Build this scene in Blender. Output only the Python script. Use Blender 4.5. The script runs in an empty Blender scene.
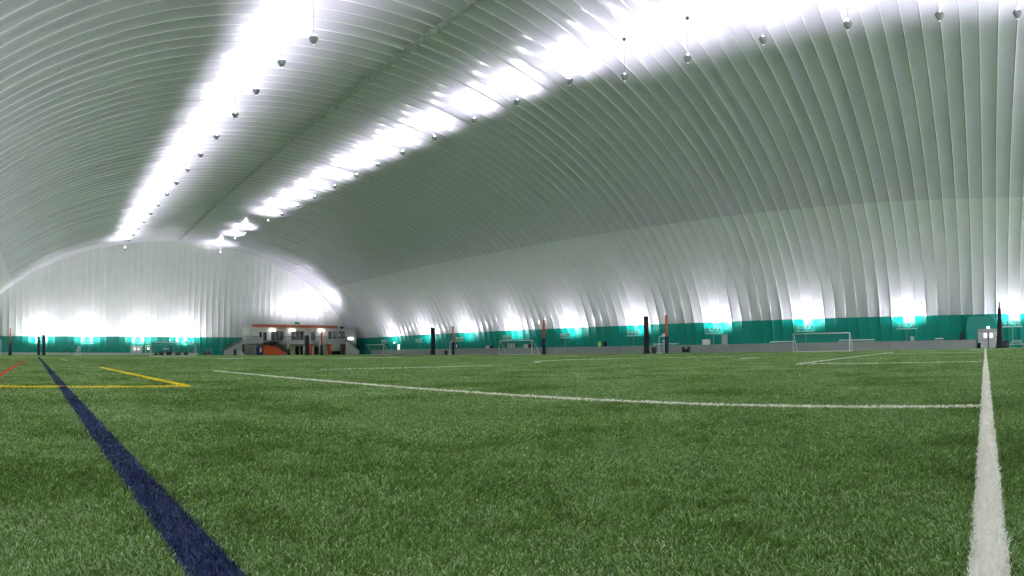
import bpy, math, random
import numpy as np
from mathutils import Vector, Matrix

random.seed(7)
RNG = np.random.default_rng(11)
SC = bpy.context.scene
COL = SC.collection
PI = math.pi

# ------------------------------------------------------------------ camera
EYE = 0.6                      # metres above the turf
FPX = 605.0                    # pixels per radian of the stitched panorama (1024 wide)
CX0, CY0 = 35.0, 341.0         # pixel of the field's length direction / centre of the cylinder
cd = bpy.data.cameras.new('camera')
cam = bpy.data.objects.new('camera', cd)
COL.objects.link(cam)
SC.camera = cam
cd.type = 'PANO'
cd.panorama_type = 'CENTRAL_CYLINDRICAL'
a0, a1 = (0 - CX0) / FPX, (1024 - CX0) / FPX
am, ah = (a0 + a1) / 2, (a1 - a0) / 2
cd.central_cylindrical_range_u_min = -ah
cd.central_cylindrical_range_u_max = ah
cd.central_cylindrical_range_v_min = -(576 - CY0) / FPX
cd.central_cylindrical_range_v_max = CY0 / FPX
cd.central_cylindrical_radius = 1.0
cd.clip_start, cd.clip_end = 0.05, 600
U = Vector((-3.0 / FPX, -11.5 / FPX, 1)).normalized()        # the panorama's axis leans a little
F = Vector((math.sin(am), math.cos(am), 0))
F = (F - U * F.dot(U)).normalized()
R = F.cross(U)
cam.matrix_world = Matrix(((R.x, U.x, -F.x, 0), (R.y, U.y, -F.y, 0), (R.z, U.z, -F.z, EYE), (0, 0, 0, 1)))

# ------------------------------------------------------------------ world, exposure
w = bpy.data.worlds.new('world'); SC.world = w
w.use_nodes = True
w.node_tree.nodes['Background'].inputs[0].default_value = (0.03, 0.035, 0.04, 1)
w.node_tree.nodes['Background'].inputs[1].default_value = 1.0
SC.view_settings.view_transform = 'Standard'
SC.view_settings.look = 'None'
SC.view_settings.gamma = 1
SC.view_settings.use_curve_mapping = False
SC.view_settings.exposure = -0.40
P_DOWN = 180.0
P_HANG = 9800.0                # pendant uplights
P_WALL = 1900.0                 # flood stands along the walls
SC.cycles.max_bounces = 14
SC.cycles.diffuse_bounces = 9
SC.cycles.glossy_bounces = 4
SC.cycles.sample_clamp_indirect = 12

# ------------------------------------------------------------------ helpers
def srgb(r, g, b):
    f = lambda c: (c / 255 / 12.92) if c / 255 <= 0.04045 else ((c / 255 + 0.055) / 1.055) ** 2.4
    return (f(r), f(g), f(b), 1)

def TH(x): return (x - CX0) / FPX
def HY(x): return 341 + 11.5 * math.cos(TH(x)) + 3 * math.sin(TH(x))
def onY(x, Y): return Y * math.tan(TH(x))                    # lateral X of a direction at depth Y
def onX(x, X): return X / math.tan(TH(x))                    # depth Y of a direction at lateral X
def zat(x, y, X, Y): return EYE + (HY(x) - y) * math.hypot(X, Y) / FPX

def mat(name, col, rough=0.6, spec=0.4, metal=0.0, emit=None, strength=0, noise=0.0, scale=4.0, bump=0.0):
    m = bpy.data.materials.new(name); m.use_nodes = True
    nt = m.node_tree; b = nt.nodes['Principled BSDF']
    b.inputs['Base Color'].default_value = col
    b.inputs['Roughness'].default_value = rough
    b.inputs['Specular IOR Level'].default_value = spec
    b.inputs['Metallic'].default_value = metal
    if emit:
        b.inputs['Emission Color'].default_value = emit
        b.inputs['Emission Strength'].default_value = strength
    if noise or bump:
        tc = nt.nodes.new('ShaderNodeTexCoord'); n = nt.nodes.new('ShaderNodeTexNoise')
        n.inputs['Scale'].default_value = scale; n.inputs['Detail'].default_value = 4
        nt.links.new(tc.outputs['Object'], n.inputs['Vector'])
        if noise:
            mx = nt.nodes.new('ShaderNodeMix'); mx.data_type = 'RGBA'
            mx.inputs['A'].default_value = tuple(c * (1 - noise) for c in col[:3]) + (1,)
            mx.inputs['B'].default_value = tuple(min(1, c * (1 + noise)) for c in col[:3]) + (1,)
            nt.links.new(n.outputs['Fac'], mx.inputs['Factor'])
            nt.links.new(mx.outputs['Result'], b.inputs['Base Color'])
        if bump:
            bp = nt.nodes.new('ShaderNodeBump'); bp.inputs['Strength'].default_value = bump
            bp.inputs['Distance'].default_value = 0.05
            nt.links.new(n.outputs['Fac'], bp.inputs['Height'])
            nt.links.new(bp.outputs['Normal'], b.inputs['Normal'])
    return m

def tag(o, label=None, cat=None, group=None, kind=None):
    if label: o['label'] = label
    if cat: o['category'] = cat
    if group: o['group'] = group
    if kind: o['kind'] = kind
    return o

def empty(name, loc=(0, 0, 0), rz=0.0):
    o = bpy.data.objects.new(name, None); COL.objects.link(o)
    o.location = loc; o.rotation_euler = (0, 0, rz); o.empty_display_size = 0.3
    return o

def copy_tree(o, parent=None):
    c = o.copy(); COL.objects.link(c)
    if parent is not None: c.parent = parent
    for ch in list(o.children): copy_tree(ch, c)
    return c

class MB:
    """collects shapes, then links them as ONE mesh object"""
    def __init__(s): s.v = []; s.f = []; s.sm = []
    def add(s, vs, fs, smooth=False):
        n = len(s.v); s.v += [tuple(p) for p in vs]
        for f in fs: s.f.append(tuple(i + n for i in f)); s.sm.append(smooth)
        return s
    def box(s, x0, x1, y0, y1, z0, z1, bev=0.0):
        if x0 > x1: x0, x1 = x1, x0
        if y0 > y1: y0, y1 = y1, y0
        if z0 > z1: z0, z1 = z1, z0
        b = min(bev, (x1 - x0) * .45, (y1 - y0) * .45, (z1 - z0) * .45)
        if b <= 0:
            vs = [(x, y, z) for z in (z0, z1) for y in (y0, y1) for x in (x0, x1)]
            return s.add(vs, [(0, 2, 3, 1), (4, 5, 7, 6), (0, 1, 5, 4), (2, 6, 7, 3), (0, 4, 6, 2), (1, 3, 7, 5)])
        def ring(ix, z):
            c = b
            return [(x0 + ix + c, y0 + ix, z), (x1 - ix - c, y0 + ix, z), (x1 - ix, y0 + ix + c, z), (x1 - ix, y1 - ix - c, z),
                    (x1 - ix - c, y1 - ix, z), (x0 + ix + c, y1 - ix, z), (x0 + ix, y1 - ix - c, z), (x0 + ix, y0 + ix + c, z)]
        rs = [ring(b * .6, z0), ring(0, z0 + b), ring(0, z1 - b), ring(b * .6, z1)]
        vs = [p for r in rs for p in r]
        fs = [tuple(range(7, -1, -1)), tuple(range(24, 32))]
        for k in range(3):
            for i in range(8):
                j = (i + 1) % 8
                fs.append((k * 8 + i, k * 8 + j, k * 8 + 8 + j, k * 8 + 8 + i))
        return s.add(vs, fs)
    def tube(s, pts, r, n=8, cap=True):
        pts = [Vector(p) for p in pts]
        rr = r if isinstance(r, (list, tuple)) else [r] * len(pts)
        vs, fs = [], []
        for i, p in enumerate(pts):
            d = (pts[min(i + 1, len(pts) - 1)] - pts[max(i - 1, 0)]).normalized()
            a = Vector((0, 0, 1)) if abs(d.z) < .9 else Vector((1, 0, 0))
            u = d.cross(a).normalized(); v = d.cross(u)
            for k in range(n):
                t = 2 * PI * k / n
                vs.append(p + (u * math.cos(t) + v * math.sin(t)) * rr[i])
        for i in range(len(pts) - 1):
            for k in range(n):
                j = (k + 1) % n
                fs.append((i * n + k, i * n + j, (i + 1) * n + j, (i + 1) * n + k))
        if cap:
            fs.append(tuple(range(n - 1, -1, -1))); fs.append(tuple((len(pts) - 1) * n + k for k in range(n)))
        return s.add(vs, fs, True)
    def lathe(s, prof, c=(0, 0, 0), n=20):
        vs, fs = [], []
        for r, z in prof:
            for k in range(n):
                t = 2 * PI * k / n
                vs.append((c[0] + r * math.cos(t), c[1] + r * math.sin(t), c[2] + z))
        for i in range(len(prof) - 1):
            for k in range(n):
                j = (k + 1) % n
                fs.append((i * n + k, i * n + j, (i + 1) * n + j, (i + 1) * n + k))
        return s.add(vs, fs, True)
    def prism(s, poly, y0, y1):
        """outline in X,Z pushed from y0 to y1"""
        n = len(poly)
        vs = [(x, y0, z) for x, z in poly] + [(x, y1, z) for x, z in poly]
        fs = [tuple(range(n)), tuple(range(2 * n - 1, n - 1, -1))]
        for i in range(n):
            j = (i + 1) % n
            fs.append((i, i + n, j + n, j))
        return s.add(vs, fs)
    def build(s, name, m, parent=None):
        me = bpy.data.meshes.new(name)
        me.from_pydata([tuple(p) for p in s.v], [], s.f)
        me.polygons.foreach_set('use_smooth', s.sm)
        me.materials.append(m); me.update()
        o = bpy.data.objects.new(name, me); COL.objects.link(o)
        if parent is not None: o.parent = parent
        return o

def np_mesh(name, V, FQ, m, smooth=True, m2=None, idx=None, parent=None):
    """V (n,3), FQ (k,4) quads as one object"""
    me = bpy.data.meshes.new(name)
    me.vertices.add(len(V)); me.vertices.foreach_set('co', np.asarray(V, np.float32).ravel())
    k = FQ.shape[1]
    me.loops.add(FQ.size); me.loops.foreach_set('vertex_index', FQ.astype(np.int32).ravel())
    me.polygons.add(len(FQ)); me.polygons.foreach_set('loop_start', np.arange(0, FQ.size, k, dtype=np.int32))
    me.polygons.foreach_set('use_smooth', np.full(len(FQ), smooth))
    me.materials.append(m)
    if m2 is not None:
        me.materials.append(m2); me.polygons.foreach_set('material_index', idx.astype(np.int32))
    me.update(calc_edges=True)
    o = bpy.data.objects.new(name, me); COL.objects.link(o)
    if parent is not None: o.parent = parent
    return o

def ordinal(k):
    return ['first', 'second', 'third', 'fourth', 'fifth', 'sixth', 'seventh', 'eighth', 'ninth', 'tenth', 'eleventh', 'twelfth', 'thirteenth',
            'fourteenth', 'fifteenth', 'sixteenth', 'seventeenth', 'eighteenth', 'nineteenth', 'twentieth', 'twenty-first', 'twenty-second'][k]

# ------------------------------------------------------------------ materials
def membrane(name, col, rough, coat, gloss=.6):
    m = bpy.data.materials.new(name); m.use_nodes = True
    nt = m.node_tree; b = nt.nodes['Principled BSDF']
    tc = nt.nodes.new('ShaderNodeTexCoord')
    n1 = nt.nodes.new('ShaderNodeTexNoise'); n1.inputs['Scale'].default_value = 0.35; n1.inputs['Detail'].default_value = 6
    n2 = nt.nodes.new('ShaderNodeTexNoise'); n2.inputs['Scale'].default_value = 2.2; n2.inputs['Detail'].default_value = 3
    nt.links.new(tc.outputs['Object'], n1.inputs['Vector']); nt.links.new(tc.outputs['Object'], n2.inputs['Vector'])
    mx = nt.nodes.new('ShaderNodeMix'); mx.data_type = 'RGBA'
    mx.inputs['A'].default_value = tuple(c * 0.90 for c in col[:3]) + (1,)
    mx.inputs['B'].default_value = tuple(min(1, c * 1.08) for c in col[:3]) + (1,)
    nt.links.new(n1.outputs['Fac'], mx.inputs['Factor'])
    nt.links.new(mx.outputs['Result'], b.inputs['Base Color'])
    bp = nt.nodes.new('ShaderNodeBump'); bp.inputs['Strength'].default_value = 0.06; bp.inputs['Distance'].default_value = 0.1
    nt.links.new(n2.outputs['Fac'], bp.inputs['Height']); nt.links.new(bp.outputs['Normal'], b.inputs['Normal'])
    b.inputs['Roughness'].default_value = rough
    b.inputs['Specular IOR Level'].default_value = coat
    b.inputs['Coat Weight'].default_value = gloss
    b.inputs['Coat Roughness'].default_value = .14
    return m

M = {}
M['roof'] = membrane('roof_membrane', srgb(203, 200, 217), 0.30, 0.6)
M['liner'] = membrane('wall_liner', srgb(225, 224, 233), 0.36, 0.5)
M['seam'] = mat('seam_highlight', srgb(250, 251, 252), 0.25, 0.8)  # glossy highlights along the ribs, painted in as a near-white colour
M['green'] = membrane('green_wall_band', srgb(0, 150, 136), 0.45, 0.4, .2)
M['lace'] = mat('roof_lacing', srgb(176, 180, 182), 0.5, noise=.25, scale=3)
M['white'] = mat('white_painted_metal', srgb(250, 250, 248), 0.4)
M['net'] = mat('white_net', srgb(215, 220, 215), 0.8)
M['dark'] = mat('dark_navy_vinyl', srgb(13, 25, 33), 0.55, noise=.2, scale=2)
M['black'] = mat('black_plastic', srgb(14, 16, 18), 0.5)
M['navy'] = mat('navy_pad', srgb(12, 38, 58), 0.5)
M['orange'] = mat('orange_paint', srgb(214, 84, 46), 0.5)
M['orangepole'] = mat('orange_pole', srgb(205, 105, 80), 0.5)
M['salmon'] = mat('salmon_fascia', srgb(232, 138, 116), 0.6)
M['grey'] = mat('grey_paint', srgb(186, 186, 186), 0.6, noise=.08)
M['dgrey'] = mat('dark_grey_paint', srgb(66, 70, 72), 0.6)
M['concrete'] = mat('concrete', srgb(205, 207, 200), 0.8, noise=.12)
M['siding'] = mat('pale_siding', srgb(224, 226, 222), 0.7, noise=.04)
M['cream'] = mat('cream_wall', srgb(216, 212, 188), 0.7, noise=.06)
M['paleblue'] = mat('pale_blue_wall', srgb(180, 198, 200), 0.6)
M['glass'] = mat('dark_glass', srgb(38, 44, 46), 0.12, 0.6)
M['lamp'] = mat('lamp_lens', (1, 1, 1, 1), emit=(0.93, 0.98, 1, 1), strength=22)
M['tubelight'] = mat('ceiling_tube', (1, 1, 1, 1), emit=(1, .99, .95, 1), strength=7)
M['doorglass'] = mat('lit_door_glass', (1, 1, 1, 1), emit=(.95, .98, 1, 1), strength=2.0)
M['lamphouse'] = mat('lamp_housing', srgb(150, 154, 158), 0.3, 0.6)
M['fence'] = mat('grey_fence_mesh', srgb(160, 163, 165), 0.7, noise=.12, scale=1.5)
M['fencerail'] = mat('fence_rail', srgb(165, 170, 168), 0.4)
M['bluebox'] = mat('blue_machine', srgb(20, 62, 120), 0.4)
M['greenbox'] = mat('green_sign_box', srgb(30, 140, 90), 0.5, emit=srgb(30, 150, 95), strength=.3)
M['hivis'] = mat('yellow_green_fabric', srgb(190, 245, 110), 0.7)
M['pink'] = mat('pinkish_panel', srgb(188, 160, 146), 0.7)
M['teal'] = mat('teal_door', srgb(30, 140, 130), 0.5)

def turf_ground():
    m = bpy.data.materials.new('turf_ground'); m.use_nodes = True
    nt = m.node_tree; b = nt.nodes['Principled BSDF']; L = nt.links.new
    geo = nt.nodes.new('ShaderNodeNewGeometry')
    def noise(sc, det, mapping=None):
        n = nt.nodes.new('ShaderNodeTexNoise'); n.inputs['Scale'].default_value = sc; n.inputs['Detail'].default_value = det
        n.inputs['Roughness'].default_value = .65
        if mapping:
            mp = nt.nodes.new('ShaderNodeMapping'); mp.inputs['Scale'].default_value = mapping
            L(geo.outputs['Position'], mp.inputs['Vector']); L(mp.outputs['Vector'], n.inputs['Vector'])
        else: L(geo.outputs['Position'], n.inputs['Vector'])
        return n
    n1 = noise(45, 3); n2 = noise(1.6, 5); n3 = noise(1.0, 3, (.12, .9, 1))
    r1 = nt.nodes.new('ShaderNodeValToRGB')
    r1.color_ramp.elements[0].position = .3; r1.color_ramp.elements[0].color = srgb(82, 118, 36)
    r1.color_ramp.elements[1].position = .72; r1.color_ramp.elements[1].color = srgb(154, 188, 118)
    mth = nt.nodes.new('ShaderNodeMath'); mth.operation = 'MULTIPLY_ADD'; mth.inputs[1].default_value = .45
    m2 = nt.nodes.new('ShaderNodeMath'); m2.operation = 'MULTIPLY_ADD'; m2.inputs[1].default_value = .35
    m3 = nt.nodes.new('ShaderNodeMath'); m3.operation = 'MULTIPLY'; m3.inputs[1].default_value = .2
    L(n3.outputs['Fac'], m3.inputs[0]); L(n2.outputs['Fac'], m2.inputs[0]); L(m3.outputs[0], m2.inputs[2])
    L(n1.outputs['Fac'], mth.inputs[0]); L(m2.outputs[0], mth.inputs[2])
    L(mth.outputs[0], r1.inputs['Fac']); L(r1.outputs['Color'], b.inputs['Base Color'])
    b.inputs['Roughness'].default_value = .85; b.inputs['Specular IOR Level'].default_value = .15
    bp = nt.nodes.new('ShaderNodeBump'); bp.inputs['Strength'].default_value = .6; bp.inputs['Distance'].default_value = .03
    L(n1.outputs['Fac'], bp.inputs['Height']); L(bp.outputs['Normal'], b.inputs['Normal'])
    return m

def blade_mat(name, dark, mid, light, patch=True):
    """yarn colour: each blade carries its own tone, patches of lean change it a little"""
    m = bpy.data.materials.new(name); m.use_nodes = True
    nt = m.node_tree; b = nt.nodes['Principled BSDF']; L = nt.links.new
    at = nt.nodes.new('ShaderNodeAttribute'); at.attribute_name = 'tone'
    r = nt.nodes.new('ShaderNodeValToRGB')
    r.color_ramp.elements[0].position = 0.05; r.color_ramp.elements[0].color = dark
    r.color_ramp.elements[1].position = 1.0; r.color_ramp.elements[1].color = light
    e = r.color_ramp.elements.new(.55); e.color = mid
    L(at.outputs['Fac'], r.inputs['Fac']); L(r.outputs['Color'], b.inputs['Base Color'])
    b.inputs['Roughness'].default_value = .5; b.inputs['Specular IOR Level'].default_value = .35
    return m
M['turf'] = turf_ground()
M['blade'] = blade_mat('turf_yarn', srgb(54, 84, 10), srgb(102, 142, 44), srgb(204, 222, 184))
M['bl_white'] = blade_mat('white_yarn', srgb(222, 220, 204), srgb(246, 244, 232), srgb(252, 252, 246))
M['bl_blue'] = blade_mat('navy_yarn', srgb(8, 22, 54), srgb(15, 38, 82), srgb(78, 104, 146))
M['bl_yellow'] = blade_mat('yellow_yarn', srgb(235, 205, 10), srgb(252, 226, 30), srgb(255, 240, 80))
M['bl_orange'] = blade_mat('orange_yarn', srgb(190, 70, 25), srgb(215, 90, 40), srgb(235, 130, 80))

# ------------------------------------------------------------------ the dome
CXD, AD, HD = 37.9, 55.4, 31.9      # centre at the end wall; the hall runs slightly askew
def axis(y): return 35.2 + .0168 * y
YEND, YBACK = 163.0, -34.0
RIB = 1.75
ZG, ZS = 5.0, 19.6
def sstep(a, b, v): t = np.clip((v - a) / (b - a), 0, 1); return t * t * (3 - 2 * t)
def roofH(y): return HD - 1.2 * sstep(110, 158, y)
def end_y(z): return YEND - 6.5 * (1 - np.sqrt(np.clip(1 - (z / 33.5) ** 2, 0, 1)))
NB = int((YEND - YBACK) / RIB) + 2
BDEP = RNG.uniform(.13, .23, NB + 200)
FIN = RNG.uniform(0, .03, NB + 200)

def bulge(c, off=0):
    s = c / RIB; i = np.floor(s + 1e-6).astype(int); f = np.clip(s - i, 0, 1)
    e = np.minimum(f, 1 - f)
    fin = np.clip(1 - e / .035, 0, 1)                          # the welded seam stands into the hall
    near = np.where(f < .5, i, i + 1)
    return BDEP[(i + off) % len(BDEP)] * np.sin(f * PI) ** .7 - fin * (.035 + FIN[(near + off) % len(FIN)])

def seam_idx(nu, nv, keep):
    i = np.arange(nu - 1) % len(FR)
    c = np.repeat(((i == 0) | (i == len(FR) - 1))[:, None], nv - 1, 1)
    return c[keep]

def grid_faces(nu, nv, keep=None):
    i = np.arange(nu - 1)[:, None] * nv + np.arange(nv - 1)[None, :]
    q = np.stack([i, i + 1, i + nv + 1, i + nv], -1)
    if keep is not None: q = q[keep]
    return q.reshape(-1, 4)

FR = [0, .022, .045, .11, .25, .5, .75, .89, .955, .978]
def rib_coords(lo, hi):
    k0, k1 = math.floor(lo / RIB), math.ceil(hi / RIB)
    c = np.array([(k + q) * RIB for k in range(k0, k1) for q in FR] + [k1 * RIB])
    return c

def barrel(name, t0, t1, nt, m, kind='structure'):
    ys = rib_coords(YBACK - 1.5, YEND + 1.5)
    ts = np.linspace(t0, t1, nt)
    Yg, Tg = np.meshgrid(ys, ts, indexing='ij')
    H = roofH(Yg)
    nx, nz = np.cos(Tg) / AD, np.sin(Tg) / H
    ln = np.hypot(nx, nz); nx /= ln; nz /= ln
    bu = bulge(Yg)
    X = axis(Yg) + AD * np.cos(Tg) + nx * bu
    Z = H * np.sin(Tg) + nz * bu
    Z = np.where((Tg < 1e-4) | (Tg > PI - 1e-4), 0, Z)
    out = Yg > end_y(Z) + 1.9
    keep = ~(out[:-1, :-1] & out[1:, :-1] & out[:-1, 1:] & out[1:, 1:])
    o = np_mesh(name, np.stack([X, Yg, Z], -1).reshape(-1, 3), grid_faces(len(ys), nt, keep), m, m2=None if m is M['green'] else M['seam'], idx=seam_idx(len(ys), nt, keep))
    return tag(o, kind=kind)

tg, tsm = math.asin(ZG / HD), math.asin(ZS / HD)
barrel('ceiling', tsm, PI - tsm, 90, M['roof'])
barrel('wall_right', tg, tsm, 26, M['liner'])
barrel('wall_left', PI - tsm, PI - tg, 26, M['liner'])
barrel('trim_1', 0, tg, 8, M['green'])
barrel('trim_2', PI - tg, PI, 8, M['green'])

def end_wall(name, z0, z1, nz, m, back=False):
    xs = rib_coords(CXD - AD - .8, CXD + AD + .8)
    top = HD * np.sqrt(np.clip(1 - ((xs - CXD) / AD) ** 2, 0, 1)) + .4
    if not back: top = top - 1.2 * np.clip(top / HD, 0, 1)
    hi = np.minimum(top, z1)
    V = np.linspace(0, 1, nz)
    Z = z0 + np.maximum(hi - z0, 0)[:, None] * V[None, :]
    Xg = np.repeat(xs[:, None], nz, 1)
    Yb = end_y(Z) + bulge(Xg, 60)
    if back: Yb = YBACK + (YEND - Yb)
    keep = (hi[:-1] > z0 + .01) | (hi[1:] > z0 + .01)
    keep = np.repeat(keep[:, None], nz - 1, 1)
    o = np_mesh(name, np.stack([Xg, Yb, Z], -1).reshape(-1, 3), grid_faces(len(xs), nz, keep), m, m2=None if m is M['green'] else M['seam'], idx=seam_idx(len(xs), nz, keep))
    return tag(o, kind='structure')
M['lit_endliner'] = membrane('lit_end_wall_liner', srgb(247, 249, 250), 0.36, 0.5)  # wall liner in a lighter colour, standing in for the end wall's brighter lighting
end_wall('wall_end', ZG, 99, 40, M['lit_endliner'])
end_wall('trim_3', 0, ZG, 6, M['green'])
end_wall('wall_back', 0, 99, 20, M['liner'], back=True)

# laced joint along the crown of the roof
mb = MB()
yy = YBACK
prev = None
rows = []
n = int((156 - YBACK) / .35)
for k in range(n):
    y = YBACK + k * .35
    z = float(roofH(np.float64(y))) - .02
    wv = .26 + .10 * math.sin(k * 1.9) + random.uniform(-.05, .05)
    c = axis(y) + .06 * math.sin(k * .7)
    d = .05 + .17 * (k % 2) + random.uniform(-.04, .04)
    rows.append([(c - wv - .14, y, z + .03), (c - wv, y, z - d * .6), (c - .05, y, z - d * 1.3), (c + .05, y, z - d * .4), (c + wv, y, z - d), (c + wv + .14, y, z + .03)])
vs = [p for r in rows for p in r]
fs = [(i * 6 + j, i * 6 + j + 1, i * 6 + j + 7, i * 6 + j + 6) for i in range(n - 1) for j in range(5)]
mb.add(vs, fs)
tag(mb.build('trim_4', M['lace']), kind='structure')

# ------------------------------------------------------------------ the floor
mb = MB(); mb.box(CXD - AD - 1.5, CXD + AD + 1.5, YBACK - 2, YEND + 2, -.3, 0)
tag(mb.build('floor', M['turf']), kind='structure')

# ---- field lines: strips of coloured yarn in the turf
class Line:
    def __init__(s, pts, w, m, label, cat='field line', dens=1.0):
        s.pts = [Vector((p[0], p[1])) for p in pts]; s.w = w; s.m = m; s.label = label; s.cat = cat; s.dens = dens
LINES = []
def line(*a, **k): LINES.append(Line(*a, **k))
line([(0.35, 0), (84.5, 0)], .108, 'bl_white', 'wide white touchline running from the foreground straight to the grey double door')
line([(.478, .6), (.478, 78)], .152, 'bl_blue', 'broad navy blue line running diagonally from the foreground to the dark bundled nets')
line([(5.75, .05), (5.72, 18.8)], .104, 'bl_white', 'long white line crossing the middle of the field to the wide white touchline')
line([(-1.4, 10.3), (2.72, 10.3)], .17, 'bl_yellow', 'yellow line lying crosswise over the navy blue line')
line([(2.66, 10.42), (2.62, 24.2)], .13, 'bl_yellow', 'yellow line running away lengthwise from the end of the crosswise yellow one')
line([(2.35, 44), (2.35, 57)], .12, 'bl_yellow', 'short far yellow dash near the end wall')
line([(-.86, 12), (-.86, 44)], .12, 'bl_orange', 'orange line at the field edge left of the navy blue line')
line([(-.86, 50), (-.86, 66)], .12, 'bl_orange', 'short far orange dash in line with the long orange line')
line([(20.2, 0.05), (20.2, 6.5)], .11, 'bl_white', 'white front line of the penalty box, parallel to the goal line')
line([(20.27, 6.5), (55, 8.4)], .12, 'bl_white', 'white side line of the penalty box running toward the full size goal')
line([(44, .05), (44, 8.0)], .10, 'bl_white', 'thin white line inside the far penalty box, nearer of two')
line([(60, .05), (60, 8.6)], .10, 'bl_white', 'thin white line inside the far penalty box, farther of two')
arc = [(30 + 9.3 * math.cos(t), 15 + 9.3 * math.sin(t)) for t in np.linspace(PI * .82, PI * .08, 26)]
line(arc, .11, 'bl_white', 'curved white centre circle line in the middle distance')
line([(31.8, 13.6), (33.6, 13.2)], .22, 'bl_white', 'short white centre mark beside the curved circle line')
line([(9.5, 18.6), (18.2, 18.0)], .07, 'bl_white', 'faint thin white line in the mid field left of the circle')
line([(28, 53), (41, 60)], .10, 'bl_white', 'faint white line in front of the clubhouse')
line([(18.8, 60.5), (21.5, 60)], .16, 'bl_white', 'short white dash in front of the goal before the end wall')

def in_lines(x, y):
    hit = np.zeros(len(x), bool)
    for ln in LINES:
        for a, b in zip(ln.pts[:-1], ln.pts[1:]):
            d = b - a; L2 = d.length_squared
            t = np.clip(((x - a.x) * d.x + (y - a.y) * d.y) / L2, 0, 1)
            hit |= np.hypot(x - a.x - t * d.x, y - a.y - t * d.y) < ln.w / 2 * .97
    return hit

def vnoise(x, y, seed):
    """smooth value noise"""
    g = np.random.default_rng(seed).random((256, 256))
    xi, yi = np.floor(x).astype(int), np.floor(y).astype(int)
    fx, fy = x - xi, y - yi; fx = fx * fx * (3 - 2 * fx); fy = fy * fy * (3 - 2 * fy)
    a = g[xi % 256, yi % 256]; b = g[(xi + 1) % 256, yi % 256]; c = g[xi % 256, (yi + 1) % 256]; d = g[(xi + 1) % 256, (yi + 1) % 256]
    return (a * (1 - fx) + b * fx) * (1 - fy) + (c * (1 - fx) + d * fx) * fy

def blades(x, y, wid, hgt, lean=1.0, tone_lo=0.0, shift=0.0):
    """bent yarn blades at x,y -> verts, quads, tone per vertex"""
    n = len(x)
    rg = np.random.default_rng(n + 5)
    p1 = vnoise(x * 5, y * 5, 1) * .6 + vnoise(x * 14, y * 14, 2) * .4
    p2 = vnoise(x * 1.1 + 40, y * 1.1, 3)
    ang = (p1 * 2.2 + p2 * 1.6) * 2 * PI * .6 + rg.normal(0, 1.5, n)
    fac = rg.uniform(0, 2 * PI, n)
    h = hgt * rg.uniform(.7, 1.2, n) * (.85 + .3 * p1)
    le = h * lean * rg.uniform(.35, 1.1, n)
    dx, dy = np.cos(ang), np.sin(ang)
    sx, sy = np.cos(fac) * wid / 2, np.sin(fac) * wid / 2
    V = np.empty((n, 6, 3), np.float32)
    for k, (zf, lf, wf) in enumerate(((0, 0, 1), (.62, .42, .9), (.95, 1.0, .45))):
        bx, by, bz = x + dx * le * lf, y + dy * le * lf, h * zf
        V[:, 2 * k, 0] = bx - sx * wf; V[:, 2 * k, 1] = by - sy * wf; V[:, 2 * k, 2] = bz
        V[:, 2 * k + 1, 0] = bx + sx * wf; V[:, 2 * k + 1, 1] = by + sy * wf; V[:, 2 * k + 1, 2] = bz
    base = np.arange(n)[:, None] * 6
    Q = np.concatenate([base + np.array([0, 1, 3, 2]), base + np.array([2, 3, 5, 4])], 0)
    tn = np.clip(rg.normal(.42, .2, n) + shift + (p2 - .5) * .32 + (p1 - .5) * .25, tone_lo, 1)
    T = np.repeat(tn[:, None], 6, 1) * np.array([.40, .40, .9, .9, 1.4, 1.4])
    return V.reshape(-1, 3), Q, T.ravel()

def blade_object(name, V, Q, T, m):
    o = np_mesh(name, V, Q, m, smooth=True)
    a = o.data.attributes.new('tone', 'FLOAT', 'POINT')
    a.data.foreach_set('value', np.clip(T, 0, 1).astype(np.float32))
    return o

# green blades: rings round the camera, thinner with distance
parts = []
for r0, r1, den, wid, hg in ((.5, 1.3, 9000, .0026, .020), (1.3, 2.4, 26000, .0026, .020), (2.4, 4, 14000, .0032, .021), (4, 7, 5600, .0048, .022),
                             (7, 12, 2000, .008, .024), (12, 20, 750, .013, .026), (20, 34, 240, .022, .028), (34, 60, 70, .04, .030)):
    t0, t1 = -.35, 1.95
    N = int((t1 - t0) / 2 * (r1 * r1 - r0 * r0) * den)
    r = np.sqrt(RNG.uniform(r0 * r0, r1 * r1, N)); t = RNG.uniform(t0, t1, N)
    x, y = r * np.sin(t), r * np.cos(t)
    k = ~in_lines(x, y) & (x > -17) & (x < 85); x, y = x[k], y[k]
    parts.append(blades(x, y, wid * RNG.uniform(.8, 1.25, len(x)), hg, shift=.07 * min(1, max(0, (r0 - 3) / 12))))
off = 0; VV, QQ, TT = [], [], []
for v, q, t in parts:
    VV.append(v); QQ.append(q + off); TT.append(t); off += len(v)
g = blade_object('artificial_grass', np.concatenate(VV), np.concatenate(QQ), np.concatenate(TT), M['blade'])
tag(g, 'green artificial turf blades covering the sports field', 'grass', kind='stuff')

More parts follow.
